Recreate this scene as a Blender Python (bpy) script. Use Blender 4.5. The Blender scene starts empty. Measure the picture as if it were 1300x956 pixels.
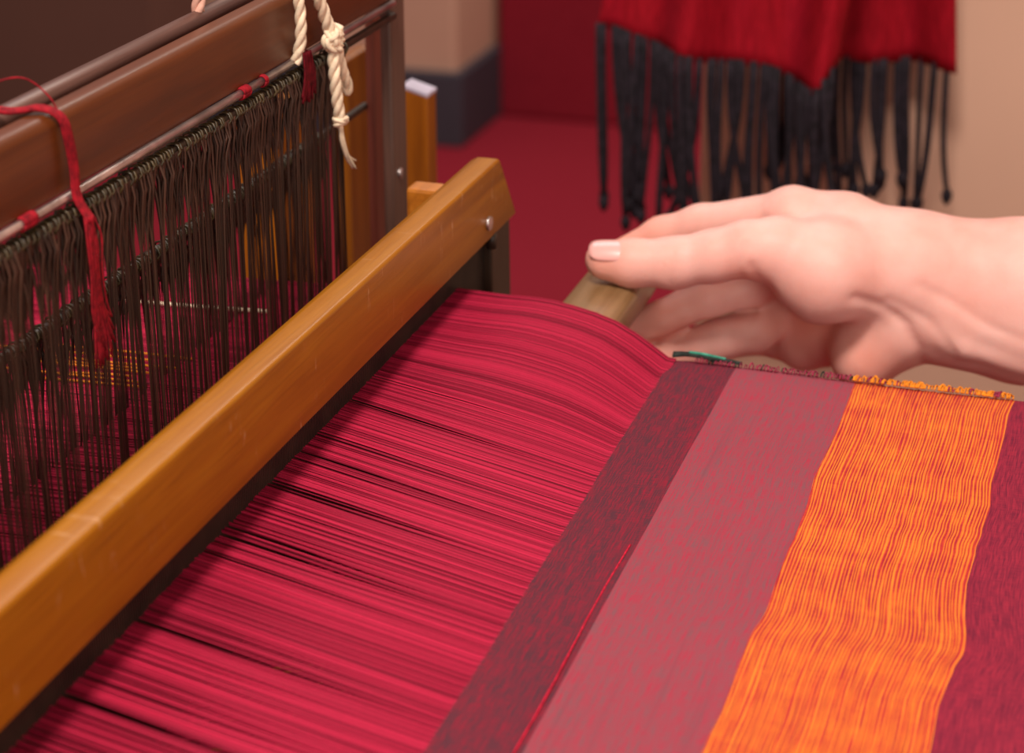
import bpy, bmesh, math, random
import numpy as np
from mathutils import Vector, Matrix

random.seed(7); np.random.seed(7)
sc = bpy.context.scene
col = sc.collection

# ------------------------------------------------------------------ camera
PITCH, YAW = math.radians(22.707), math.radians(17.340)
cam_d = bpy.data.cameras.new('camera'); cam = bpy.data.objects.new('camera', cam_d); col.objects.link(cam)
cam.location = (0, 0, .33)
cam.rotation_euler = (math.pi/2 - PITCH, 0, YAW)
cam_d.sensor_width = 36; cam_d.lens = 72; cam_d.clip_start = .02
cam_d.dof.use_dof = True; cam_d.dof.focus_distance = .76; cam_d.dof.aperture_fstop = 11
sc.camera = cam

# ------------------------------------------------------------------ world, lights, exposure
w = bpy.data.worlds.new('world'); sc.world = w; w.use_nodes = True
w.node_tree.nodes['Background'].inputs[0].default_value = (1.0, .86, .74, 1)
w.node_tree.nodes['Background'].inputs[1].default_value = .31
def area(name, loc, target, size, power, colr):
    l = bpy.data.lights.new(name, 'AREA'); l.energy = power; l.size = size; l.color = colr
    o = bpy.data.objects.new(name, l); col.objects.link(o); o.location = loc
    o.rotation_euler = (Vector(target) - Vector(loc)).to_track_quat('-Z', 'Y').to_euler()
area('ceiling_lamp', (-.12, -.25, 1.75), (-.15, .9, 0), .38, 44, (1, .90, .80))
area('front_fill', (.75, -.9, .62), (-.15, .85, 0), .8, 13, (1, .90, .80))  # added fill behind the camera, brightens the shaded fingers and palm
area('window_light', (-.95, 2.0, 1.9), (-.4, .8, 0), 1.0, 16, (.95, .93, 1))
area('room_lamp', (-.5, 3.25, 1.75), (-.55, 3.2, -.75), .8, 26, (1, .88, .76))
sc.view_settings.view_transform = 'Standard'; sc.view_settings.look = 'None'
sc.view_settings.gamma = 1; sc.view_settings.use_curve_mapping = False
sc.view_settings.exposure = 0.0

# ------------------------------------------------------------------ materials
def lin(c):
    return tuple(((v/255)/12.92 if v/255 <= .04045 else ((v/255+.055)/1.055)**2.4) for v in c) + (1,)
class NT:
    def __init__(s, name, rough=.5, spec=.5):
        s.m = bpy.data.materials.new(name); s.m.use_nodes = True
        s.t = s.m.node_tree; s.b = s.t.nodes['Principled BSDF']
        s.b.inputs['Roughness'].default_value = rough
        s.b.inputs['Specular IOR Level'].default_value = spec
    def n(s, typ, **kw):
        nd = s.t.nodes.new(typ)
        for k, v in kw.items(): setattr(nd, k, v)
        return nd
    def l(s, a, b): s.t.links.new(a, b)
    def coords(s, scale, uv=False, rot=(0,0,0)):
        tc = s.n('ShaderNodeTexCoord'); mp = s.n('ShaderNodeMapping')
        mp.inputs['Scale'].default_value = scale; mp.inputs['Rotation'].default_value = rot
        s.l(tc.outputs['UV' if uv else 'Object'], mp.inputs['Vector']); return mp.outputs[0]
    def noise(s, vec, scale=1., detail=4., rough=.55, dist=0.):
        nd = s.n('ShaderNodeTexNoise'); nd.inputs['Scale'].default_value = scale
        nd.inputs['Detail'].default_value = detail; nd.inputs['Roughness'].default_value = rough
        nd.inputs['Distortion'].default_value = dist
        s.l(vec, nd.inputs['Vector']); return nd.outputs['Fac']
    def ramp(s, fac, stops, const=False):
        r = s.n('ShaderNodeValToRGB'); cr = r.color_ramp
        if const: cr.interpolation = 'CONSTANT'
        while len(cr.elements) < len(stops): cr.elements.new(.5)
        for e, (p, c) in zip(cr.elements, stops): e.position = p; e.color = c
        s.l(fac, r.inputs[0]); return r.outputs[0]
    def mix(s, fac, a, b, mode='MIX'):
        x = s.n('ShaderNodeMix', data_type='RGBA', blend_type=mode)
        for v, i in ((fac, 0), (a, 6), (b, 7)):
            if hasattr(v, 'links'): s.l(v, x.inputs[i])
            else: x.inputs[i].default_value = v
        return x.outputs[2]
    def math(s, op, a, b=0., clamp=False):
        x = s.n('ShaderNodeMath', operation=op); x.use_clamp = clamp
        for v, i in ((a, 0), (b, 1)):
            if hasattr(v, 'links'): s.l(v, x.inputs[i])
            else: x.inputs[i].default_value = v
        return x.outputs[0]
    def base(s, c):
        if hasattr(c, 'links'): s.l(c, s.b.inputs['Base Color'])
        else: s.b.inputs['Base Color'].default_value = c
    def bump(s, fac, strength, dist=.001):
        b = s.n('ShaderNodeBump'); b.inputs['Strength'].default_value = strength; b.inputs['Distance'].default_value = dist
        s.l(fac, b.inputs['Height']); s.l(b.outputs[0], s.b.inputs['Normal'])

def wood(name, dark, mid, light, rough=.35, spec=.5, along='y', scratches=False, coat=0.):
    t = NT(name, rough, spec)
    sc_ = {'x': (5, 90, 90), 'y': (90, 5, 90), 'z': (90, 90, 5)}[along]
    sf = {'x': (25, 700, 700), 'y': (700, 25, 700), 'z': (700, 700, 25)}[along]
    n1 = t.noise(t.coords(sc_), 1, 5, .6, .6); n2 = t.noise(t.coords(sf), 1, 3)
    n3 = t.noise(t.coords((14, 14, 14)), 1, 3)
    c = t.ramp(n1, [(.25, lin(dark)), (.5, lin(mid)), (.75, lin(light))])
    c = t.mix(t.math('MULTIPLY', t.math('SUBTRACT', n2, .45, True), 1.6), c, lin(dark))
    c = t.mix(t.math('MULTIPLY', t.math('SUBTRACT', n3, .45, True), 1.2), c, lin(light))
    if scratches:
        sx = t.noise(t.coords((40, 380, 75), rot=(.35, 0, 0)), 1, 3, .6, .8)
        mk = t.noise(t.coords((22, 22, 22)), 1, 2)
        f = t.math('MULTIPLY', t.math('MULTIPLY', t.math('SUBTRACT', sx, .62, True), 8, True), t.math('MULTIPLY', t.math('SUBTRACT', mk, .50, True), 9, True))
        c = t.mix(t.math('MULTIPLY', f, .55), c, lin((225, 180, 140)))
    t.base(c); t.bump(n2, .12, .0006)
    if coat: t.b.inputs['Coat Weight'].default_value = coat; t.b.inputs['Coat Roughness'].default_value = .18
    return t.m
def plain(name, c, rough=.6, spec=.4, var=.25, scale=60, metal=0., bump=0.):
    t = NT(name, rough, spec); t.b.inputs['Metallic'].default_value = metal
    n = t.noise(t.coords((scale,)*3), 1, 4)
    d = tuple(v*(1-var) for v in c); u = tuple(min(255, v*(1+var*.6)) for v in c)
    t.base(t.ramp(n, [(.3, lin(d)), (.7, lin(u))]))
    if bump: t.bump(n, bump, .002)
    return t.m
def thread_mat(name, rough=.6, spec=.08, sheen=.0, twist=0.):
    t = NT(name, rough, spec)
    a = t.n('ShaderNodeAttribute', attribute_name='tint')
    n = t.noise(t.coords((500, 500, 500)), 1, 2)
    t.base(t.mix(t.math('MULTIPLY', n, .2), a.outputs['Color'], (.03, .002, .006, 1)))
    t.b.inputs['Sheen Weight'].default_value = sheen
    return t.m

M = {}
M['beater_wood'] = wood('honey_wood', (124, 70, 3), (154, 92, 5), (168, 108, 12), .4, .25, 'y', True, .06)
M['shaft_wood'] = wood('shaft_wood', (70, 30, 6), (94, 42, 8), (108, 54, 12), .45, .3, 'y', coat=.08)
M['dark_wood'] = wood('dark_wood', (62, 44, 38), (92, 64, 54), (112, 80, 68), .45, .5, 'z')
M['rod_wood'] = wood('rod_wood', (66, 40, 34), (92, 60, 52), (112, 78, 70), .4, .4, 'y')
M['red_wood'] = wood('red_wood', (92, 44, 34), (124, 62, 48), (142, 76, 60), .5, .4, 'z')
M['orange_wood'] = wood('orange_wood', (128, 66, 4), (164, 92, 8), (182, 108, 16), .4, .5, 'z')
M['shaded_orange_wood'] = wood('shaded_orange_wood', (96, 48, 2), (126, 68, 4), (142, 82, 10), .45, .4, 'z')  # darker copy of the orange wood, heddle shade put into the colour
M['orange_wood_y'] = wood('orange_wood_y', (140, 78, 16), (180, 106, 28), (200, 128, 44), .4, .5, 'y')
M['bracket_wood'] = wood('bracket_wood', (40, 27, 18), (56, 38, 26), (70, 50, 34), .5, .4, 'z')
M['shuttle_wood'] = wood('shuttle_wood', (96, 70, 42), (124, 92, 58), (146, 114, 78), .28, .5, 'y', coat=.3)
M['cap'] = plain('pale_highlight', (196, 186, 206), .5, .4, .06)  # pale lavender, paints the light reflected off the post top
M['steel'] = plain('dull_steel', (200, 190, 190), .3, .5, .2, 80, .9)
M['reed'] = plain('reed_cane', (46, 34, 26), .5, .4, .3)
M['thread'] = thread_mat('warp_thread')
M['heddle'] = thread_mat('heddle_cord', .45, .45)
M['cord'] = plain('heddle_bar_cord', (52, 38, 26), .5, .4, .4, 220)
M['lash'] = plain('lashing_cord', (58, 44, 20), .45, .5, .5, 300)
M['rope'] = plain('cotton_rope', (236, 212, 184), .85, .15, .12, 300)
M['pinkrope'] = plain('pink_rope', (214, 160, 142), .85, .15, .12, 300)
M['redyarn'] = plain('red_yarn', (142, 18, 32), .8, .2, .3, 400)
M['darkred'] = plain('dark_red_yarn', (96, 16, 26), .85, .1, .35, 400)
M['fringe'] = plain('fringe_yarn', (36, 29, 36), .8, .2, .4, 200)
M['redpick'] = plain('red_weft_yarn', (196, 30, 58), .8, .1, .2, 500)
M['darkyarn'] = plain('dark_yarn', (40, 44, 40), .8, .2, .4, 300)
M['tealyarn'] = plain('teal_yarn', (60, 130, 110), .8, .2, .3, 300)
M['loopyarn'] = plain('orange_loop_yarn', (226, 128, 32), .8, .2, .3, 800)
M['redloop'] = plain('crimson_loop_yarn', (140, 40, 66), .8, .2, .4, 800)
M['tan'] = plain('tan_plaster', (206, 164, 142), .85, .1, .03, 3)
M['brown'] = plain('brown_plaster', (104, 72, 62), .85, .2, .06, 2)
M['base'] = plain('grey_skirting', (66, 62, 72), .6, .3, .1, 4)
def carpet():
    t = NT('red_carpet', .95, .05)
    n = t.noise(t.coords((220,)*3), 1, 3); n2 = t.noise(t.coords((3,)*3), 1, 3)
    c = t.ramp(n, [(.3, lin((128, 30, 44))), (.7, lin((152, 40, 54)))])
    t.base(t.mix(t.math('MULTIPLY', n2, .3), c, lin((120, 20, 38)))); t.bump(n, .3, .004); return t.m
M['carpet'] = carpet()
def scarf_mat():
    t = NT('scarf_wool', .8, .08)
    n = t.noise(t.coords((500, 500, 60)), 1, 3); n2 = t.noise(t.coords((26, 8, 5)), 1, 3)
    c = t.ramp(n, [(.3, lin((122, 9, 22))), (.7, lin((152, 16, 32)))])
    t.base(t.mix(t.math('MULTIPLY', t.math('SUBTRACT', n2, .5, True), 1.), c, lin((130, 18, 46)))); t.bump(n, .2, .001); return t.m
M['scarf'] = scarf_mat()

# woven bands: u (metres along the warp, following the beaten-in weft) and v (metres along the weft) come from the UV map
def band_mat(name, warp, weft, wfrac, streak, streak_amt):
    t = NT(name, .8, .06)
    nu = t.noise(t.coords((2000, 90, 1), True), 1, 2, .6)      # weft yarns
    nv = t.noise(t.coords((200, 2000, 1), True), 1, 2, .6)      # warp yarns
    nl = t.noise(t.coords((60, 22, 1), True), 1, 3)
    nb = t.noise(t.coords((420, 9, 1), True), 1, 2)
    f = t.math('ADD', t.math('MULTIPLY', t.math('SUBTRACT', nu, t.math('ADD', t.math('MULTIPLY', nv, .5), .25)), 2.8), t.math('ADD', wfrac - .22, t.math('MULTIPLY', nl, .45)), True)
    c = t.mix(f, lin(warp), lin(weft))
    c = t.mix(t.math('MULTIPLY', t.math('SUBTRACT', nb, .55, True), streak_amt), c, lin(streak))
    t.base(c); t.bump(t.math('ADD', nu, nv), .5, .0005); return t.m
def orange_mat():
    t = NT('orange_weft_weave', .7, .12)
    uv = t.coords((1, 1, 1), True); sp = t.n('ShaderNodeSeparateXYZ'); t.l(uv, sp.inputs[0])
    nw = t.noise(t.coords((300, 9, 1), True), 1, 3, .6)
    ph = t.math('ADD', t.math('MULTIPLY', sp.outputs[0], 2*math.pi/.00122), t.math('MULTIPLY', nw, 14))
    wv = t.math('SINE', ph)                                     # each passing of the weft
    fine = t.noise(t.coords((2600, 60, 1), True), 1, 2, .6)
    big = t.noise(t.coords((120, 30, 1), True), 1, 3)
    warp = t.noise(t.coords((120, 2600, 1), True), 1, 2)
    pick = t.noise(t.coords((14, 90, 1), True), 1, 2, .5)
    s = t.math('ADD', t.math('MULTIPLY', wv, .25), t.math('ADD', t.math('MULTIPLY', fine, .75), t.math('MULTIPLY', t.math('SUBTRACT', big, .5), .4)))
    s = t.math('ADD', s, t.math('ADD', t.math('MULTIPLY', t.math('SUBTRACT', warp, .5), -.35), t.math('MULTIPLY', t.math('SUBTRACT', pick, .5), .3)))
    c = t.ramp(s, [(.05, lin((160, 30, 52))), (.22, lin((190, 54, 46))), (.40, lin((220, 100, 46))), (.66, lin((230, 130, 46)))])
    t.base(c); t.bump(t.math('ADD', t.math('MULTIPLY', wv, .5), fine), .6, .0006); return t.m
M['maroon_band'] = band_mat('maroon_weave', (146, 28, 50), (84, 46, 56), .74, (168, 28, 54), 1.0)
M['mauve_band'] = band_mat('mauve_weave', (168, 50, 70), (126, 78, 86), .56, (112, 68, 78), 1.8)
M['orange_band'] = orange_mat()
M['crimson_band'] = band_mat('crimson_weave', (154, 42, 62), (102, 32, 52), .45, (100, 22, 44), 1.0)
def skin_mat():
    t = NT('skin', .5, .28)
    n = t.noise(t.coords((38,)*3), 1, 4); f = t.noise(t.coords((900,)*3), 1, 2)
    c = t.ramp(n, [(.3, lin((226, 164, 152))), (.7, lin((236, 184, 174)))])
    a = t.n('ShaderNodeAttribute', attribute_name='flush')
    c = t.mix(a.outputs['Fac'], c, lin((228, 132, 106)))
    t.base(c); t.bump(f, .12, .0006)
    t.b.inputs['Subsurface Weight'].default_value = .25; t.b.inputs['Subsurface Radius'].default_value = (1, .35, .2)
    t.b.inputs['Subsurface Scale'].default_value = .004; return t.m
M['skin'] = skin_mat()
M['nail'] = plain('fingernail', (232, 168, 162), .28, .6, .04, 60)

# ------------------------------------------------------------------ helpers
def obj(name, verts, faces, mat, parent=None, smooth=False, tint=None, uv=None):
    me = bpy.data.meshes.new(name); me.from_pydata([tuple(v) for v in verts], [], [tuple(f) for f in faces]); me.update()
    if mat: me.materials.append(mat)
    if smooth: me.polygons.foreach_set('use_smooth', [True]*len(me.polygons))
    if tint is not None:
        at = me.color_attributes.new('tint', 'FLOAT_COLOR', 'POINT'); at.data.foreach_set('color', np.asarray(tint, dtype=np.float32).ravel())
    if uv is not None:
        l = me.uv_layers.new(name='weave'); vi = np.empty(len(me.loops), dtype=np.int32); me.loops.foreach_get('vertex_index', vi)
        l.data.foreach_set('uv', np.asarray(uv, dtype=np.float32)[vi].ravel())
    o = bpy.data.objects.new(name, me); col.objects.link(o); o.parent = parent
    return o
def tag(o, label=None, cat=None, group=None, kind=None):
    for k, v in (('label', label), ('category', cat), ('group', group), ('kind', kind)):
        if v: o[k] = v
    return o
def thing(name, label, cat, loc=(0, 0, 0)):
    o = bpy.data.objects.new(name, None); col.objects.link(o); o.empty_display_size = .02; tag(o, label, cat); return o
class MB:
    def __init__(s): s.v = []; s.f = []; s.c = []
    def add(s, v, f, c=None):
        b = len(s.v); s.v += [tuple(p) for p in v]; s.f += [tuple(i+b for i in q) for q in f]
        if c is not None: s.c += [c]*len(v)
    def tube(s, pts, r, n=6, cap=True, c=None, twist=0.):
        pts = [Vector(p) for p in pts]; N = len(pts); R = r if hasattr(r, '__len__') else [r]*N
        v = []; up = None
        for i, p in enumerate(pts):
            d = (pts[min(i+1, N-1)] - pts[max(i-1, 0)]).normalized()
            if up is None: up = d.orthogonal().normalized()
            up = (up - d*up.dot(d)); up = up.normalized() if up.length > 1e-6 else d.orthogonal().normalized()
            sd = d.cross(up)
            for k in range(n):
                a = 2*math.pi*k/n + twist*i
                v.append(p + up*(math.cos(a)*R[i]) + sd*(math.sin(a)*R[i]))
        f = [(i*n+k, i*n+(k+1) % n, (i+1)*n+(k+1) % n, (i+1)*n+k) for i in range(N-1) for k in range(n)]
        if cap: f += [tuple(reversed(range(n))), tuple(range((N-1)*n, N*n))]
        s.add(v, f, c)
    def build(s, name, mat, parent=None, smooth=True):
        return obj(name, s.v, s.f, mat, parent, smooth, [k for k in s.c] if s.c else None)
def spline(pts, n=6):
    P = [Vector(p) for p in pts]; out = []
    for i in range(len(P)-1):
        a, b, c, d = P[max(i-1, 0)], P[i], P[i+1], P[min(i+2, len(P)-1)]
        for k in range(n):
            t = k/n; out.append(.5*((2*b) + (c-a)*t + (2*a-5*b+4*c-d)*t*t + (3*b-a-3*c+d)*t**3))
    return out + [P[-1]]
def box(name, lo, hi, mat, parent=None, bevel=.0015, seg=2, shear=None):
    bm = bmesh.new(); bmesh.ops.create_cube(bm, size=1)
    for v in bm.verts:
        v.co = Vector([(lo[i]+hi[i])/2 + v.co[i]*(hi[i]-lo[i]) for i in range(3)])
        if shear: v.co = Vector(shear(v.co))
    if bevel: bmesh.ops.bevel(bm, geom=bm.edges[:], offset=bevel, segments=seg, profile=.5, affect='EDGES')
    me = bpy.data.meshes.new(name); bm.to_mesh(me); bm.free(); me.materials.append(mat)
    o = bpy.data.objects.new(name, me); col.objects.link(o); o.parent = parent; return o
def cyl(name, a, b, r, mat, parent=None, n=20):
    m = MB(); m.tube([a, b], r, n); o = m.build(name, mat, parent, False)
    for p in o.data.polygons: p.use_smooth = len(p.vertices) == 4
    return o
def prism_y(name, prof, y0, y1, mat, parent=None, cut=0., bevel=.002):
    """profile (x, z) swept along y; the far end leans by cut per metre of height"""
    bm = bmesh.new(); zt = max(p[1] for p in prof)
    A = [bm.verts.new((x, y0, z)) for x, z in prof]; B = [bm.verts.new((x, y1 + (zt-z)*cut, z)) for x, z in prof]
    n = len(prof)
    bm.faces.new(A); bm.faces.new(list(reversed(B)))
    for i in range(n): bm.faces.new((A[i], B[i], B[(i+1) % n], A[(i+1) % n]))
    bmesh.ops.recalc_face_normals(bm, faces=bm.faces[:])
    bmesh.ops.bevel(bm, geom=bm.edges[:], offset=bevel, segments=3, profile=.5, affect='EDGES')
    me = bpy.data.meshes.new(name); bm.to_mesh(me); bm.free(); me.materials.append(mat)
    me.polygons.foreach_set('use_smooth', [True]*len(me.polygons))
    o = bpy.data.objects.new(name, me); col.objects.link(o); o.parent = parent
    return o

# ------------------------------------------------------------------ the room
def struct(o): o['kind'] = 'structure'; return o
FZ = -.75
struct(box('floor', (-4, -2, FZ-.05), (3, 6, FZ), M['carpet'], bevel=0))
struct(box('floor_platform', (-1.19, 3.72, FZ), (3, 6, FZ+.42), M['carpet'], bevel=.01))
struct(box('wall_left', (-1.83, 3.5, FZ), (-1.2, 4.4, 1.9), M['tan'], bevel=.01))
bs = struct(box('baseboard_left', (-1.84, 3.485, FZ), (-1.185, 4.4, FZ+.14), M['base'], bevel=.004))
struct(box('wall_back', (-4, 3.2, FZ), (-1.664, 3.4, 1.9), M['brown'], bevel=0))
struct(box('wall_right', (-.287, 1.36, FZ), (1.6, 1.46, 1.9), M['tan'], bevel=.004))

# ------------------------------------------------------------------ loom frame
loom = thing('loom_frame', 'orange-brown wooden loom frame with upright posts behind the heddles and beater', 'loom')
YN, YF = .34, .793                                             # near and far selvedge
def slant(c):
    return (c[0], c[1], c[2] - (c[0]+.37)*.28 if c[2] > 0 else c[2])
o = box('post', (-.3705, .992, FZ), (-.3565, 1.006, .0525), M['orange_wood'], loom, .0008, 2, slant); o['label'] = 'bright orange-brown post with a highlight painted on its slanted top'
box('post_top_glint', (-.3708, .9915, .0523), (-.3562, 1.0065, .0545), M['cap'], o, .0006, 2, slant)  # added thin plate, its pale colour is a painted highlight
o = box('post', (-.418, 1.012, FZ), (-.41, 1.05, .06), M['shaded_orange_wood'], loom)
o = box('post', (-.472, 1.0, FZ), (-.45, 1.055, .03), M['orange_wood'], loom)
box('side_rail', (-.95, 1.06, -.32), (.26, 1.09, -.25), M['orange_wood_y'], loom)
box('side_rail', (-.95, .20, -.32), (.26, .23, -.25), M['orange_wood_y'], loom)
for x in (-.97, .22):
    for y in (.20, 1.03): box('leg', (x, y, FZ), (x+.05, y+.06, -.02), M['orange_wood'], loom)
cyl('back_beam', (-.945, .2, -.028), (-.945, 1.09, -.028), .027, M['orange_wood_y'], loom, 28)
cyl('breast_beam', (.245, .2, -.029), (.245, 1.09, -.029), .027, M['orange_wood_y'], loom, 28)

# ------------------------------------------------------------------ beater
beater = thing('beater', 'honey-coloured wooden beater bar with dark reed lying across the warp', 'loom beater')
prism_y('hand_bar', [(-.2645, .0372), (-.2645, .0690), (-.2655, .0700), (-.2745, .0700), (-.2785, .0675), (-.2785, .0372)], .22, .829, M['beater_wood'], beater, .75, .0007)
m = MB(); rng = random.Random(3)
y = .26
while y < .845:
    hw = .00042
    v = [(-.2775, y-hw, -.052), (-.2775, y+hw, -.052), (-.2735, y+hw, -.052), (-.2735, y-hw, -.052)]
    v += [(a, b, .0385) for a, b, c in v]
    m.add(v, [(0, 1, 5, 4), (1, 2, 6, 5), (2, 3, 7, 6), (3, 0, 4, 7)])
    y += .00145
tag(m.build('reed_dents', M['reed'], beater, False), kind='stuff')
box('reed_cap', (-.2790, .25, .0300), (-.2715, .85, .0385), M['reed'], beater, .001)
box('lower_bar', (-.288, .22, -.085), (-.262, .86, -.05), M['beater_wood'], beater, .003)
def swshear(c): return (c[0], c[1] + (.03 - c[2])*.30, c[2])
box('sword', (-.2795, .836, -.60), (-.270, .864, .040), M['bracket_wood'], beater, .001, 2, lambda c: (c[0], c[1]+(.03-max(c[2], -.06))*.30, c[2]))
box('sword', (-.2795, .222, -.60), (-.270, .252, .040), M['bracket_wood'], beater, .001)
o = box('peg', (-.2935, .787, .047), (-.2786, .799, .0665), M['orange_wood_y'], beater, .0018)
o = cyl('screw', (-.2648, .812, .0455), (-.2632, .812, .0455), .0032, M['steel'], beater, 14)
cyl('hook', (-.266, .822, .038), (-.266, .822, .0305), .0022, M['reed'], beater, 10)

# ------------------------------------------------------------------ heddle shafts
def heddle_set(X, ztop, zband, zbot, parent, pitch, y0, y1, seed, wtop, wlow):
    rg = random.Random(seed); m = MB(); y = y0
    def ribbon(pts, ws, lowth, c):
        v = []; f = []
        for i, ((x, yy, z), wd) in enumerate(zip(pts, ws)):
            th = .0005 if i < 3 else (.0004 if i == 3 else lowth)
            v += [(x-th, yy, z), (x, yy-wd/2, z), (x+th, yy, z), (x, yy+wd/2, z)]
        for i in range(len(pts)-1):
            b = i*4
            for k in range(4): f.append((b+k, b+(k+1) % 4, b+4+(k+1) % 4, b+4+k))
        m.add(v, f, c)
    drift = 0; ca, cb = np.array(lin((44, 29, 20))), np.array(lin((88, 58, 44)))
    while y < y1:
        drift = .9*drift + rg.gauss(0, .0012)
        dx = rg.uniform(-.0022, .0022); lean = rg.gauss(0, .0010)
        zb = zband + rg.uniform(-.005, .004)
        for sgn in (-1, 0, 1):
            c = tuple(ca + (cb-ca)*min(1, abs(rg.gauss(0, .5))))
            a = y + sgn*pitch*.34 + rg.gauss(0, .0002); k = rg.uniform(.8, 1.25)
            b = a + drift*.25 + rg.gauss(0, .0003); e = y + drift + lean + sgn*.00030
            P = [(X+sgn*.002, a, ztop), (X+dx+sgn*.0022, a, ztop-.006), (X+dx+sgn*.0012, b, (ztop+zb)/2), (X+dx, b, zb)]
            if sgn == 0: ribbon(P, [wtop, wtop*k, wtop*k, wtop*.6], .0005, c); continue
            P += [(X+dx, b*.6+e*.4, zb-.009), (X+dx*.5, e, .012), (X, e + sgn*.0008, 0), (X, e, -.012), (X, y+drift*.3, zbot)]
            ribbon(P, [wtop, wtop*k, wtop*k, wtop*.8*k, wlow*k, wlow*k, wlow, wlow, wlow], .00018, c)
        y += pitch*rg.uniform(.75, 1.25)
    tag(m.build('heddles', M['heddle'], parent), kind='stuff')
    # lashing: loops of the heddles round their cord
    m = MB(); pts = []; rr = []; L = y1-y0; n = int(L/.0024)
    for i in range(n*8):
        a = i/8*2*math.pi; k = 1 + .3*math.sin(i*.37)*math.sin(i*.11+seed)
        pts.append((X + math.cos(a)*.0026*k, y0 + L*i/(n*8) + .0007*math.sin(i*.21), ztop + math.sin(a)*.0022*k)); rr.append(.0005)
    m.tube(pts, rr, 5); m.build('lashing', M['lash'], parent)
    cyl('heddle_cord', (X, y0-.015, ztop), (X, .859 if X > -.34 else .906, ztop), .0019, M['cord'], parent, 8)
    cyl('heddle_cord', (X, y0-.004, zbot), (X, y1+.004, zbot), .003, M['cord'], parent, 8)

s1 = thing('heddle_shaft', 'front heddle shaft with broad brown wooden top bar tied with rope', 'heddle shaft')
prism_y('top_bar', [(-.3245, .1305), (-.3245, .1545), (-.3270, .1570), (-.3330, .1570), (-.3355, .1545), (-.3355, .1305)],   .24, .858, M['shaft_wood'], s1, 0, .0014)
heddle_set(-.3245, .1232, .1010, -.17, s1, .00125, .28, .797, 11, .00105, .00031)
cyl('heddle_rod', (-.3240, .262, .1292), (-.3240, .858, .1292), .0016, M['steel'], s1, 14)
box('side_post', (-.3310, .858, -.22), (-.3255, .877, .26), M['dark_wood'], s1, .0012)
box('side_post', (-.3345, .24, -.22), (-.3255, .262, .26), M['dark_wood'], s1, .0012)
box('bottom_bar', (-.335, .24, -.20), (-.325, .874, -.172), M['shaft_wood'], s1)
m = MB()
for k in range(7):
    a = k/6*math.pi/2; m.tube([(-.3258+.0018*math.sin(a)*0, .866, .047), (-.3245, .866, .047)], .0026-.0002*k, 12); break
m.build('screw', M['steel'], s1)
for yy, w_ in ((.5285, .008), (.692, .007), (.712, .003)):
    mm = MB(); n = int(w_/.0008)
    for k in range(n):
        mm.tube([(-.3240+.0021*math.cos(a), yy+k*.0008+.0003*math.sin(a), .1292+.0021*math.sin(a)) for a in [i*2*math.pi/10 for i in range(11)]], .0005, 5)
    mm.build('thread_wrap', M['redyarn'], s1)

s2 = thing('heddle_shaft', 'rear heddle shaft hanging lower, mostly hidden behind the front heddles', 'heddle shaft')
heddle_set(-.358, .0665, .050, -.20, s2, .0018, .28, .85, 23, .00115, .00032)
box('side_post', (-.3570, .905, -.26), (-.3525, .923, .23), M['red_wood'], s2, .0012)
box('side_post', (-.3625, .255, -.26), (-.3535, .277, .23), M['red_wood'], s2, .0012)
box('bottom_bar', (-.363, .255, -.23), (-.353, .923, -.202), M['shaft_wood'], s2)

rod = cyl('lifting_rod', (-.3455, .20, .1530), (-.3455, .93, .1530), .0042, M['rod_wood'], None, 20)
tag(rod, 'round purplish-brown wooden rod lying along the back of the front shaft bar', 'rod')

# ------------------------------------------------------------------ ropes and ties
def rope_mesh(m, pts, r, n=10, pitch=.006):
    """a three-strand twisted rope"""
    P = spline(pts, n); L = 0; acc = [0]
    for i in range(1, len(P)): L += (P[i]-P[i-1]).length; acc.append(L)
    up = None; fr = []
    for i, p in enumerate(P):
        d = (P[min(i+1, len(P)-1)]-P[max(i-1, 0)]).normalized()
        if up is None: up = d.orthogonal().normalized()
        up = (up-d*up.dot(d)).normalized(); fr.append((up.copy(), d.cross(up)))
    for k in range(3):
        q = []
        for p, a, (u, s) in zip(P, acc, fr):
            t = a/pitch*2*math.pi/3 + k*2*math.pi/3
            q.append(p + u*math.cos(t)*r*.5 + s*math.sin(t)*r*.5)
        m.tube(q, r*.58, 7)
rp = thing('cotton_rope', 'cream cotton rope knotted round the front shaft bar, frayed tail hanging', 'rope')
m = MB(); rope_mesh(m, [(-.3215, .7395, .19), (-.3205, .7410, .165), (-.3200, .7430, .150), (-.3205, .7434, .1380), (-.3230, .7434, .1290)], .0023, 12); m.build('strand', M['rope'], rp)
m = MB(); rope_mesh(m, [(-.3205, .7535, .19), (-.3200, .7570, .160), (-.3190, .7635, .1470), (-.3180, .7680, .1370)], .0027, 12); m.build('strand', M['rope'], rp)
m = MB()
for k, (rx, rz, tl) in enumerate(((.0032, .0042, .5), (.0036, .0036, -.6), (.0030, .0046, 1.3))):
    c = Vector((-.3172, .7700, .1345 - k*.0012))
    pts = [c + Matrix.Rotation(tl, 3, 'X') @ Vector((.0022*math.cos(a*2), rx*math.cos(a), rz*math.sin(a))) for a in [i*2*math.pi/6 for i in range(7)]]
    rope_mesh(m, pts, .0021, 6)
m.build('knot', M['rope'], rp)
m = MB(); rope_mesh(m, [(-.3172, .7690, .1310), (-.3170, .7690, .1200), (-.3168, .7705, .1085), (-.3168, .7730, .0985)], .0025, 12); m.build('tail', M['rope'], rp)
m = MB(); rope_mesh(m, [(-.3172, .7725, .1310), (-.3172, .7775, .1200), (-.3172, .7835, .1105), (-.3180, .7850, .1075), (-.3200, .7810, .1130), (-.3200, .7760, .1250)], .0023, 10); m.build('loop', M['rope'], rp)
m = MB(); c = Vector((-.3168, .7735, .0965))
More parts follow.
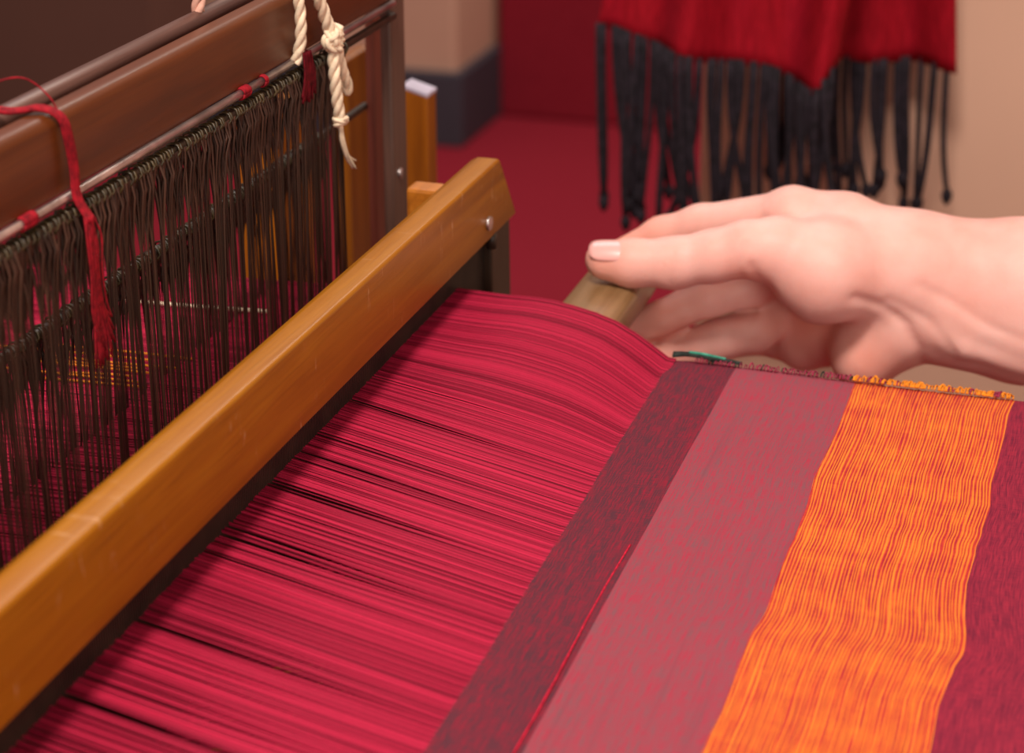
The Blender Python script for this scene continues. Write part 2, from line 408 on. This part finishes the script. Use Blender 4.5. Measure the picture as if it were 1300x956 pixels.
rope_mesh(m, [c + Vector((.0018*math.sin(a), .0022*math.cos(a), .0022*math.sin(a*.5+k))) for k in (0, 1) for a in [i*2*math.pi/5 for i in range(6)]], .0017, 6); m.build('knot', M['rope'], rp)
m = MB(); rg = random.Random(5)
for k in range(16):
    a = rg.uniform(0, 6.28); r = rg.uniform(0, .0012); f = rg.uniform(1, 2.6)
    d = Vector((math.cos(a)*r, math.sin(a)*r, 0))
    m.tube(spline([c+d*.6, Vector((-.3168, .7750, .0890))+d, Vector((-.3166, .7790, .0810))+d, Vector((-.3166, .7850, .0745+rg.uniform(-.001, .002)))+d*f], 4), .0004, 5)
m.build('frayed_end', M['rope'], rp)

yt = thing('yarn_tie', 'red yarn wound over the rod and front shaft bar, loose end hanging', 'yarn tie')
m = MB(); rg = random.Random(9)
for k in range(22):
    j = rg.gauss(0, .0011); h = rg.uniform(0, .0010)
    m.tube(spline([(-.3520, .5435+j, .1500), (-.3490, .5455+j, .1580+h), (-.3440, .5475+j, .1588+h), (-.3360, .5505+j, .1580+h), (-.3290, .5545+j, .1586+h), (-.3238+h, .5570+j, .1560), (-.3225+h, .5585+j*1.1, .1480), (-.3222+h, .5598+j, .1380), (-.3215+h, .5590+j*.9, .1290), (-.3170+h, .5590+j, .1215)], 4), .00042, 5)
m.build('wrap', M['redyarn'], yt)
m = MB()
for k in range(34):
    j = rg.gauss(0, .0016); e = rg.gauss(0, .0042)
    m.tube(spline([(-.3172+rg.uniform(-.001, .0012), .5590+j*.4, .1235), (-.3165, .5590+j, .114+rg.uniform(-.003, .003)), (-.3165, .5590+j*.8, .104), (-.3170, .5600+j+e*.3, .092), (-.3170, .5630+j+e, .076+rg.uniform(-.006, .010))], 4), .00038, 4)
m.build('loose_end', M['redyarn'], yt)
m = MB()
m.tube(spline([(-.345, .5440, .1570), (-.343, .5490, .1660), (-.335, .5560, .1680), (-.328, .5600, .1610), (-.3235, .5590, .1520)], 8), .0003, 5); m.build('stray_loop', M['redyarn'], yt)
m = MB()
for k in range(26):
    j = rg.gauss(0, .0030)
    m.tube(spline([(-.3195+rg.uniform(-.001, .0015), .7450+j*.5, .1335), (-.3185, .7455+j, .1270), (-.3185, .7455+j*1.2, .122), (-.3190, .7445+j*1.5, .115+rg.uniform(-.003, .004))], 4), .0005, 4)
o = m.build('yarn_tuft', M['darkred']); tag(o, 'dark red yarn tuft bound beneath the cream rope on the heddle rod', 'yarn tuft')
m = MB(); rope_mesh(m, [(-.3455, .7045, .1560), (-.3455, .7055, .1640), (-.346, .7060, .185), (-.347, .7065, .23)], .0026, 10)
tag(m.build('hanging_cord', M['pinkrope']), 'pinkish cord rising from the round rod at the top of the loom', 'cord')

# ------------------------------------------------------------------ warp
XF, XR, X1, X2 = -.177, -.2755, -.3245, -.358
def smooth_noise(n, corr, amp, rg):
    a = np.array([rg.gauss(0, 1) for _ in range(n)]); k = np.hanning(max(3, corr*2+1)); k /= np.sqrt((k**2).sum())
    return np.convolve(np.pad(a, corr, mode='edge'), k, 'same')[corr:-corr]*amp
def warp_sheet(upper, n, seed, name):
    rg = random.Random(seed); m = MB()
    ys = np.linspace(YN, YF-.0004, n); pitch = ys[1]-ys[0]
    gaps = np.array([1 + (rg.expovariate(1/2.3) if rg.random() < .30 else 0) for _ in range(n)])
    cum = np.cumsum(gaps); cum = cum/cum[-1]*n*pitch + YN
    diff = cum-ys; win = 31; diff = diff - np.convolve(np.pad(diff, win//2, mode='edge'), np.ones(win)/win, 'valid')
    clump = diff + smooth_noise(n, 2, .00010, rg)
    clump2 = smooth_noise(n, 3, .0008, rg)
    zn = smooth_noise(n, 2, .0003, rg)
    tin = smooth_noise(n, 5, 1., rg)
    for i, y in enumerate(ys):
        far = max(0, (y-.66)/.11); far = far*far*(3-2*far) if far < 1 else 1
        near = max(0, min(1, (.52-y)/.16))
        fk = max(0, min(1, (y-.56)/.2)); ck = (1-.75*fk)*(1-.4*near); cl = clump[i]*ck
        zz = zn[i]*(.4+.6*ck)
        z1 = .0140*far + (1-far)*.0048; z2 = .0197*far + (1-far)*.0103; z3 = .0195*far + (1-far)*.0149
        yo = .004*far
        if upper:
            P = spline([(XF-.0005, y, .0001), (-.2008, y+cl*.25, z1), (-.2289, y+cl*.7+yo*.3, z2+zz*.3), (-.252, y+cl*.95+yo*.6, z3+zz*.7), (XR, y+cl+yo, .0195+zz)], 3)
            P = [(XF+.003, y, -.0003)] + P + [(X1, y+cl*.8+yo, .0150), (-.42, y+clump2[i]*.6+yo, .012), (-.60, y+clump2[i]+yo, .004+zn[i]), (-.945, y+yo, 0)]
        else:
            P = [(XF+.003, y, -.0012), (XF-.004, y, -.0030), (-.2289, y+clump[i]*.6, -.0160), (XR, y+clump[i]+yo, -.0290), (X2, y+clump[i]*.8+yo, -.036), (-.45, y+clump2[i]*.6+yo, -.022), (-.60, y+clump2[i]+yo, -.004+zn[i]), (-.945, y+yo, 0)]
        t = .5+.05*tin[i]+rg.gauss(0, .36)
        ca, cb = np.array(lin((112, 10, 36))), np.array(lin((198, 38, 74)))
        c = ca + (cb-ca)*min(1.2, max(-.3, t))
        rr = .00021*(1+rg.uniform(-.15, .15))
        m.tube(P, rr, 4, False, tuple(c[:3])+(1,))
    o = m.build(name, M['thread'])
    return o
tag(warp_sheet(True, 1000, 1, 'warp_threads'), 'raised sheet of taut crimson warp threads between cloth and beater', 'warp', kind='stuff')
tag(warp_sheet(False, 800, 2, 'warp_threads'), 'lowered sheet of crimson warp threads beneath the raised sheet', 'warp', kind='stuff')
# loose yarn lying on the warp behind the shafts
m = MB(); m.tube(spline([(-.345, .7530, .0165), (-.37, .7522, .0157), (-.40, .7518, .0148), (-.43, .7530, .0140)], 5), .0009, 6)
tag(m.build('pale_cord', M['rope']), 'thin pale cord lying on the red warp behind the heddles', 'cord')
m = MB(); rg = random.Random(77)
for k in range(8):
    y = .664 + k*.0046 + rg.uniform(-.001, .001); x0 = -.352 - rg.uniform(0, .02); x1 = -.395 - rg.uniform(0, .05)
    m.tube(spline([(x0, y, .0152), (x0*.6+x1*.4, y+rg.gauss(0, .0006), .0146), (x1, y+rg.gauss(0, .0008), .0135)], 4), .0005, 5)
tag(m.build('orange_yarn', M['loopyarn']), 'orange yarn strands lying along the warp behind the heddles', 'yarn', kind='stuff')

# ------------------------------------------------------------------ woven cloth
cloth = thing('woven_cloth', 'finished striped cloth in maroon, mauve, orange and crimson bands', 'cloth')
rg = random.Random(21)
NY = 420; Yg = np.linspace(YN, YF, NY)
def wob(seed, amps):
    r = random.Random(seed); out = np.zeros(NY)
    for step, amp in amps:
        k = int((YF-YN)/step)+3; kn = [r.gauss(0, amp) for _ in range(k)]
        out += np.interp(Yg, np.linspace(YN, YF, k), kn)
    return out
wob_a = wob(4, ((.06, .0010), (.024, .0004), (.006, .00000)))
wob_b = wob(8, ((.05, .0010), (.022, .0005), (.006, .00000)))
jog = .0020*np.tanh((Yg-.575)/.006) - .0014*np.tanh((Yg-.60)/.010) + .0012*np.tanh((Yg-.66)/.005) - .0010*np.tanh((Yg-.50)/.006)
def shift(u, j):
    """sideways wander of the weft at warp position u (metres from the fell) and row j"""
    a = min(1, max(0, (u-.03)/.05)); b = min(1, max(0, (u-.085)/.05))
    return (a*wob_a[j]*(1-b) + b*wob_b[j] + (.35*a+.4*b)*jog[j]) + .00018*math.sin(j*.9+u*300)*(1 if u < .02 else 0)
def zcloth(x, y):
    e = max(0, (y-.772)/.02)
    return .0009*math.sin(x*31+y*9)*min(1, (x-XF)/.05) - .0010*e*e + .0006*math.sin(y*60+x*14)*min(1, (x-XF)/.08)
def band(name, u0, u1, nu, mat, label):
    V = []; UV = []; F = []
    for a in range(nu+1):
        u = u0 + (u1-u0)*a/nu
        for j in range(NY):
            x = XF+u+shift(u, j); y = Yg[j]
            if j == NY-1: y += .0007*math.sin(u*2100)+.0004*math.sin(u*5200+1)
            z = zcloth(x, y)
            if x > .23:                                         # over the breast beam
                t = (x-.245)/.0275
                if t > math.pi/2: x = .2725; z = -.029-(t-math.pi/2)*.0275
                elif t > 0: x = .245+.0275*math.sin(t); z = -.029+.0275*math.cos(t)
                else: z *= max(0, (.245-x)/.015); z -= .0015*(1-max(0, (.245-x)/.015))
            V.append((x, y, z)); UV.append((u, Yg[j]))
    n = len(V)
    for a in range(nu):
        for j in range(NY-1):
            k = a*NY+j; F.append((k, k+NY, k+NY+1, k+1))
    V += [(x, y, z-.0008) for x, y, z in V]; UV += UV
    F += [tuple(n+i for i in reversed(f)) for f in F]
    nflat = len(F)
    for a in range(nu):
        for j in (0, NY-1):
            k = a*NY+j; q = (k, k+NY, n+k+NY, n+k); F.append(q if j else tuple(reversed(q)))
    o = obj(name, V, F, mat, cloth, True, None, UV); o['label'] = label
    for p in o.data.polygons[nflat:]: p.use_smooth = False
    return o
band('maroon_band', 0, .0292, 12, M['maroon_band'], 'dark maroon band next to the open warp')
band('mauve_band', .0292, .0798, 18, M['mauve_band'], 'dusty mauve band between maroon and orange')
band('orange_band', .0798, .1433, 40, M['orange_band'], 'bright orange band with wavy red weft lines')
band('crimson_band', .1433, .50, 60, M['crimson_band'], 'plain crimson band')
m = MB(); js = list(range(0, int(NY*.62), 3)); m.tube([(XF+.0268+shift(.0268, j)+.0004*math.sin(j*.05), Yg[j], .0006) for j in js], .00035, 5)
o = m.build('red_pick', M['redpick'], cloth); o['label'] = 'single bright red weft thread beside the mauve band'
# selvedge: loops where the weft turns at the far edge
def loops(u0, u1, step, r, mats, seed):
    rg = random.Random(seed); u = u0; ms = [MB() for _ in mats]
    while u < u1:
        k = rg.choices(range(len(mats)), weights=[x[1] for x in mats])[0]; rr = r*rg.uniform(.6, 1.35); x = XF+u
        ms[k].tube(spline([(x-rr*.7, YF-.003, .0004), (x-rr*.6, YF-.0004, .0008+rg.uniform(0, .0006)), (x, YF+rr*rg.uniform(.5, 1.3), rg.uniform(-.0004, .0014)), (x+rr*.6, YF-.0004, .0006), (x+rr*.7, YF-.003, .0004)], 3), rr*.36, 5)
        u += step*rg.uniform(.6, 1.4)
    for mm, (mt, wt) in zip(ms, mats):
        if mm.v: tag(mm.build('selvedge_loops', mt, cloth), kind='stuff')
loops(.0798+shift(.08, NY-1), .1433+shift(.143, NY-1), .0011, .0012, [(M['loopyarn'], 3), (M['redloop'], 1)], 31)
loops(.012, .079, .0017, .0008, [(M['redloop'], 3), (M['darkyarn'], 1)], 32)
m = MB()
for k in range(4):
    m.tube(spline([(XF+.001, YF+.0006+.0006*k, .0006+.0007*(k % 2)), (XF+.008, YF+.0012+.0006*k, .0016), (XF+.018, YF+.0008+.0005*k, .0012), (XF+.031, YF+.0004, .0008)], 6), .0008, 6)
o = m.build('yarn_tail', M['darkyarn'], cloth); o['label'] = 'dark yarn tail at the selvedge'
m = MB(); m.tube(spline([(XF+.008, YF+.0014, .0028), (XF+.014, YF+.0016, .0026), (XF+.024, YF+.0012, .0016)], 6), .0007, 6)
o = m.build('yarn_tail', M['tealyarn'], cloth); o['label'] = 'teal yarn tail at the selvedge'

# ------------------------------------------------------------------ shuttle
sh = thing('weaving_shuttle', 'pale brown wooden boat shuttle held in the hand, entering the warp', 'shuttle')
V = []; F = []; NS, NR = 41, 20
for i in range(NS):
    t = i/(NS-1)*2-1; y = .838 + t*.112
    wv = .0150*(1-abs(t)**3.2)**.75 + .0006; hv = .0088*(1-abs(t)**3.6)**.8 + .0006
    for k in range(NR):
        a = 2*math.pi*k/NR; ca, sa = math.cos(a), math.sin(a)
        V.append((-.2190 + wv*math.copysign(abs(ca)**.6, ca), y, .0018 + hv*math.copysign(abs(sa)**.6, sa) ))
for i in range(NS-1):
    for k in range(NR): F.append((i*NR+k, i*NR+(k+1) % NR, (i+1)*NR+(k+1) % NR, (i+1)*NR+k))
F += [tuple(range(NR)), tuple(reversed(range((NS-1)*NR, NS*NR)))]
obj('body', V, F, M['shuttle_wood'], sh, True)
for sg in (-1, 1):
    m = MB(); m.tube([(-.2190, .838+sg*.1085, .0018), (-.2190, .838+sg*.1125, .0018), (-.2190, .838+sg*.118, .0018)], [.0034, .0024, .0006], 12); m.build('metal_tip', M['steel'], sh)

# ------------------------------------------------------------------ scarf on its rail
rail = cyl('scarf_rail', (-.42, 1.292, .345), (.30, 1.292, .345), .009, M['dark_wood'], None, 20); tag(rail, 'dark rail above the frame over which the red scarf hangs', 'rail')
for x in (-.2, .22): cyl('bracket', (x, 1.292, .345), (x, 1.362, .345), .006, M['steel'], rail, 12)
scarf = thing('red_scarf', 'deep red woven scarf with dark fringe hanging before the tan wall', 'scarf')
NSc, NT_ = 90, 70
def hem_front(s): return .0285 - .026*min(1, s/.92)**1.1 + (.004*math.sin(s*21))*.35 + max(0, s-.93)*.25
def hem_back(s): return .0020 + .010*(1-s) + .002*math.sin(s*9)
def xf(s): return -.335 + .158*s
def xb(s): return -.232 + .121*s
V = []
for i in range(NT_+1):
    q = i/NT_
    for j in range(NSc+1):
        s = j/NSc
        zr = .345
        if q < .48:
            f = q/.48; z = hem_front(s) + (zr-hem_front(s))*f
            x = xf(s)*(1-f) + (-.29+.15*s)*f; fold = (1-.6*f)*(.014*math.sin(s*11+.4)+.006*math.sin(s*23+2+2*f) + .012*max(0, (s-.9)/.1)**2)
            y = 1.2815 - .034*(1-f) + fold
        elif q < .52:
            a = (q-.48)/.04*math.pi; z = zr+.0105*math.sin(a); y = 1.292-.0105*math.cos(a); x = -.29+.15*s
        else:
            f = (1-q)/.48; z = hem_back(s) + (zr-hem_back(s))*f
            x = xb(s)*(1-f) + (-.29+.15*s)*f; fold = (1-.6*f)*(.009*math.sin(s*8+2.2)+.003*math.sin(s*19))
            y = 1.3025 + .014*(1-f) + fold
        V.append((x, y, z))
F = [(i*(NSc+1)+j, i*(NSc+1)+j+1, (i+1)*(NSc+1)+j+1, (i+1)*(NSc+1)+j) for i in range(NT_) for j in range(NSc)]
body = obj('scarf_body', V, F, M['scarf'], scarf, True)
md = body.modifiers.new('thickness', 'SOLIDIFY'); md.thickness = .0016
rg = random.Random(44)
def cord(p, L, sway, yb):
    m = MB(); x, y, z = p; n = 9; pts = []
    ph = rg.uniform(0, 6); am = rg.uniform(.0005, .0022)
    for i in range(n):
        t = i/(n-1); pts.append((x + sway*t*t + am*math.sin(ph+t*5)*t, y + yb*t + .001*math.sin(ph+t*4), z + .003 - (L+.003)*t))
    r = rg.uniform(.0019, .0025); m.tube(pts, [r*.9]+[r]*(n-2)+[r*.85], 7)
    e = Vector(pts[-1])
    m.tube([e+Vector((0, 0, .004)), e+Vector((0, 0, .001)), e-Vector((0, 0, .003)), e-Vector((0, 0, .007))], [.0016, .0036, .0034, .0012], 8)
    m.build('fringe_tassel', M['fringe'], scarf)
NF = 40
for k in range(NF):
    s = (k+.5)/NF; s = min(.99, max(.01, s + rg.uniform(-.012, .012))); j = int(s*NSc)
    L = .105 + rg.uniform(-.012, .014) + (.008 if k < 6 else 0)
    cord(V[j], L, rg.gauss(.004, .008), rg.uniform(-.004, .006))
NB = 28
for k in range(NB):
    s = (k+.5)/NB; s = min(.99, max(.01, s + rg.uniform(-.012, .012))); j = int(s*NSc)
    if s > .7 and k % 2: continue
    cord(V[NT_*(NSc+1)+j], .088 + rg.uniform(-.014, .012), rg.gauss(.003, .005), rg.uniform(-.002, .004))

# ------------------------------------------------------------------ the weaver's forearm and hand (one continuous surface)
person = thing('person', 'bare forearm and right hand of the weaver gripping the shuttle', 'person')
def hand_mesh():
    h = .0013
    lo = np.array([-.245, .815, -.075]); hi = np.array([.160, .965, .075])
    nx, ny, nz = [int(v) for v in np.ceil((hi-lo)/h)]
    X = (lo[0]+h*np.arange(nx)).astype(np.float32)[:, None, None]; Y = (lo[1]+h*np.arange(ny)).astype(np.float32)[None, :, None]; Z = (lo[2]+h*np.arange(nz)).astype(np.float32)[None, None, :]
    D = np.full((nx, ny, nz), 1., np.float32)
    def sl(pts, rad):
        r = []
        for ax, n in ((0, nx), (1, ny), (2, nz)):
            a = min(p[ax] for p in pts)-rad; b = max(p[ax] for p in pts)+rad
            r.append(slice(max(0, int((a-lo[ax])/h)), min(n, int((b-lo[ax])/h)+2)))
        return tuple(r)
    def cone(p, q, ra, rb, S):
        p = np.array(p, np.float32); q = np.array(q, np.float32); d = q-p; L2 = float(d@d) + 1e-12
        x = X[S[0]]-p[0]; y = Y[:, S[1]]-p[1]; z = Z[:, :, S[2]]-p[2]
        t = np.clip((x*d[0]+y*d[1]+z*d[2])/L2, 0, 1)
        return np.sqrt((x-t*d[0])**2+(y-t*d[1])**2+(z-t*d[2])**2) - (ra+(rb-ra)*t)
    def smin(a, b, k):
        g = np.clip(.5+.5*(b-a)/k, 0, 1); return b*(1-g)+a*g - k*g*(1-g)
    def chain(pts, rs, k):
        for i in range(len(pts)-1):
            S = sl(pts[i:i+2], max(rs)+.03); D[S] = smin(D[S], cone(pts[i], pts[i+1], rs[i], rs[i+1], S), k if i == 0 else min(k, .006))
    def finger(pts, rs, kroot):
        """fingers stay apart: build alone, blend only near the root"""
        S = sl(pts, .03); E = None
        for i in range(len(pts)-1):
            c = cone(pts[i], pts[i+1], rs[i], rs[i+1], S); E = c if E is None else smin(E, c, .004)
        p = np.array(pts[0], np.float32)
        dist = np.sqrt((X[S[0]]-p[0])**2+(Y[:, S[1]]-p[1])**2+(Z[:, :, S[2]]-p[2])**2)
        k = np.clip(kroot*(1-(dist-.008)/.014), .0010, kroot)
        g = np.clip(.5+.5*(E-D[S])/k, 0, 1); D[S] = E*(1-g)+D[S]*g - k*g*(1-g)
    def carve(pts, r, depth):
        """soft groove on the camera side of the limb, following a line in x and z"""
        S = sl(pts, .008); S = (S[0], slice(0, int((.892-lo[1])/h)), S[2]); best = None
        x = X[S[0]]; z = Z[:, :, S[2]]
        for p, q in zip(pts, pts[1:]):
            dx, dz = q[0]-p[0], q[2]-p[2]; t = np.clip(((x-p[0])*dx+(z-p[2])*dz)/(dx*dx+dz*dz), 0, 1)
            d = (x-p[0]-t*dx)**2+(z-p[2]-t*dz)**2; best = d if best is None else np.minimum(best, d)
        D[S] += (depth*np.exp(-best/(r*r))).astype(np.float32)
    # forearm: radius side and ulna side
    chain([(-.0840, .8960, .0150), (-.0400, .9000, .0150), (.0480, .9050, .0180), (.150, .912, .020)], [.0235, .0252, .0290, .031], .02)
    chain([(-.0800, .8920, -.0050), (-.0370, .8960, -.0070), (.0480, .9000, -.0080), (.150, .907, -.008)], [.0225, .0262, .0300, .032], .02)
    # metacarpals / palm
    chain([(-.0950, .8950, .0170), (-.1200, .8950, .0300), (-.1440, .8940, .0350)], [.0215, .0165, .0135], .018)
    chain([(-.0950, .9000, .0050), (-.1500, .9030, .0120)], [.0200, .0125], .016)
    chain([(-.0960, .9000, -.0080), (-.1490, .9080, -.0140)], [.0195, .0120], .014)
    chain([(-.0980, .8970, -.0150), (-.1370, .9080, -.0330)], [.0175, .0120], .014)
    # thenar
    chain([(-.0960, .8820, .0150), (-.1240, .8650, .0200), (-.1440, .8610, .0285)], [.0190, .0225, .0155], .014)
    # hypothenar
    chain([(-.0950, .8800, -.0120), (-.1050, .8790, -.0240)], [.0150, .0160], .010)
    # fingers
    finger([(-.1440, .8940, .0345), (-.1879, .9000, .0232), (-.2067, .9000, .0165), (-.2230, .8960, .0085)], [.0125, .0104, .0092, .0074], .010)
    finger([(-.1500, .9040, .0060), (-.1640, .8930, -.0010), (-.1800, .8815, -.0048), (-.2000, .8735, -.0165), (-.2150, .8680, -.0200)], [.0122, .0112, .0102, .0094, .0078], .008)
    finger([(-.1490, .9060, -.0150), (-.1590, .8930, -.0225), (-.1730, .8825, -.0248), (-.1970, .8740, -.0335), (-.2110, .8690, -.0370)], [.0116, .0108, .0099, .0090, .0076], .008)
    finger([(-.1370, .9080, -.0330), (-.1620, .9220, -.0360), (-.1830, .9200, -.0440), (-.1960, .9120, -.0470)], [.0112, .0095, .0082, .0068], .008)
    finger([(-.1440, .8610, .0290), (-.1575, .8560, .0300), (-.1720, .8530, .0262), (-.1890, .8500, .0222), (-.2080, .8470, .0212), (-.2200, .8455, .0218)], [.0152, .0126, .0116, .0114, .0106, .0090], .010)
    # knuckle of thumb, tendons at the wrist
    chain([(-.0900, .8755, .0120), (-.0560, .8735, -.0020), (-.0300, .8740, -.0090)], [.0022, .0026, .0020], .009)
    chain([(-.0880, .8740, .0020), (-.0600, .8715, -.0110), (-.0330, .8735, -.0180)], [.0020, .0024, .0018], .009)
    # creases
    for pts, r, dep in (
        ([(-.1075, .8560, .0150), (-.0960, .8640, .0080), (-.0860, .8690, -.0010), (-.0800, .8700, -.0140), (-.0790, .8730, -.0250)], .0026, .0013),
        ([(-.0940, .8650, .0120), (-.0760, .8690, .0010), (-.0640, .8690, -.0130)], .0022, .0007),
        ([(-.0820, .8650, .0180), (-.0500, .8690, .0010), (-.0330, .8710, -.0040)], .0022, .0006),
        ([(-.1560, .8470, .0360), (-.1585, .8430, .0280), (-.1575, .8460, .0190)], .0018, .0007),
        ([(-.1530, .8460, .0270), (-.1500, .8480, .0190), (-.1440, .8490, .0120)], .0022, .0009),
        ([(-.1590, .876, -.0121), (-.1720, .876, -.0134), (-.1820, .876, -.0149), (-.1930, .876, -.0200), (-.2010, .876, -.0240)], .0018, .0022),
        ([(-.1880, .8400, .0300), (-.1888, .8385, .0230), (-.1880, .8400, .0160)], .0010, .0006),
        ([(-.1910, .8400, .0300), (-.1918, .8385, .0240), (-.1910, .8400, .0180)], .0008, .0005)):
        carve(pts, r, dep)
    # naive surface nets
    ins = D < 0
    corners = [(i, j, k) for i in (0, 1) for j in (0, 1) for k in (0, 1)]
    def cut(A, c): return A[c[0]:A.shape[0]-1+c[0], c[1]:A.shape[1]-1+c[1], c[2]:A.shape[2]-1+c[2]]
    cnt = sum(cut(ins, c).astype(np.int8) for c in corners)
    act = (cnt > 0) & (cnt < 8); idx = np.argwhere(act); vid = -np.ones(act.shape, np.int64); vid[act] = np.arange(len(idx))
    val = np.stack([D[idx[:, 0]+c[0], idx[:, 1]+c[1], idx[:, 2]+c[2]] for c in corners], 1)
    ps = np.zeros((len(idx), 3)); ct = np.zeros(len(idx))
    for a in range(8):
        for b in range(a+1, 8):
            ca, cb = np.array(corners[a]), np.array(corners[b])
            if abs(ca-cb).sum() != 1: continue
            va, vb = val[:, a], val[:, b]; hit = (va < 0) != (vb < 0)
            t = np.where(hit, va/np.where(hit, va-vb, 1), 0)
            ps += np.where(hit[:, None], ca+(cb-ca)*t[:, None], 0); ct += hit
    P = lo + h*(idx + ps/ct[:, None])
    Fs = []
    for ax in range(3):
        o1, o2 = [(1, 2), (2, 0), (0, 1)][ax]
        s0 = [slice(1, -1)]*3; s1 = [slice(1, -1)]*3; s0[ax] = slice(0, -1); s1[ax] = slice(1, None)
        A = ins[tuple(s0)]; B = ins[tuple(s1)]; e = np.argwhere(A != B); off = np.array([1, 1, 1]); off[ax] = 0; e = e+off
        fl = ins[e[:, 0], e[:, 1], e[:, 2]]
        u = np.zeros(3, int); u[o1] = 1; v = np.zeros(3, int); v[o2] = 1
        q = np.stack([vid[tuple((e-u-v).T)], vid[tuple((e-v).T)], vid[tuple(e.T)], vid[tuple((e-u).T)]], 1)
        q[~fl] = q[~fl][:, ::-1]; Fs.append(q)
    return P, np.concatenate(Fs)
P, Fq = hand_mesh()
arm = obj('forearm_and_hand', P, Fq.tolist(), M['skin'], person, True)
md = arm.modifiers.new('smooth', 'SMOOTH'); md.factor = .5; md.iterations = 3
# flushed skin at the fingertips, knuckles and heel of the hand
fl = np.zeros(len(P))
for c, r, a in (((-.22, .845, .02), .016, .55), ((-.21, .87, -.018), .03, .5), ((-.21, .872, -.033), .03, .5), ((-.22, .897, .01), .03, .55), ((-.1, .868, -.022), .018, .5), ((-.125, .895, -.01), .022, .7), ((-.155, .85, .02), .012, .35)):
    fl = np.maximum(fl, a*np.exp(-((P-np.array(c))**2).sum(1)/(r*r)))
at = arm.data.attributes.new('flush', 'FLOAT', 'POINT'); at.data.foreach_set('value', fl.astype(np.float32))
# thumbnail: a curved plate on top of the thumb tip
def nail(c, ax, up, L, Wd, r):
    ax = Vector(ax).normalized(); up = Vector(up); up = (up-ax*up.dot(ax)).normalized(); sd = ax.cross(up); V = []; F = []; nu, nv = 10, 10
    for lay in (0, 1):
        for i in range(nu+1):
            for j in range(nv+1):
                u = i/nu*2-1; v = j/nv*2-1
                ed = math.sqrt(max(0, 1-abs(u)**3.5*.55)); a = v*Wd/2/r*ed
                p = Vector(c) + ax*(u*L/2 + (.0010*(1-v*v) if u > 0 else -.0010*(1-v*v))*abs(u)) + up*(r*math.cos(a)-r - lay*.0007 - .0006*u*u) + sd*(r*math.sin(a)); V.append(p)
    n = (nu+1)*(nv+1)
    for i in range(nu):
        for j in range(nv):
            k = i*(nv+1)+j; q = (k, k+1, k+nv+2, k+nv+1); F.append(q); F.append(tuple(n+t for t in reversed(q)))
    ring = [j for j in range(nv+1)] + [i*(nv+1)+nv for i in range(1, nu+1)] + [nu*(nv+1)+j for j in range(nv-1, -1, -1)] + [i*(nv+1) for i in range(nu-1, 0, -1)]
    for a, b in zip(ring, ring[1:]+ring[:1]): F.append((b, a, n+a, n+b))
    o = obj('fingernail', V, F, M['nail'], person, True); return o
nail((-.2160, .8404, .0303), (-1, -.06, -.05), (0, -.50, .86), .0185, .0135, .0092)
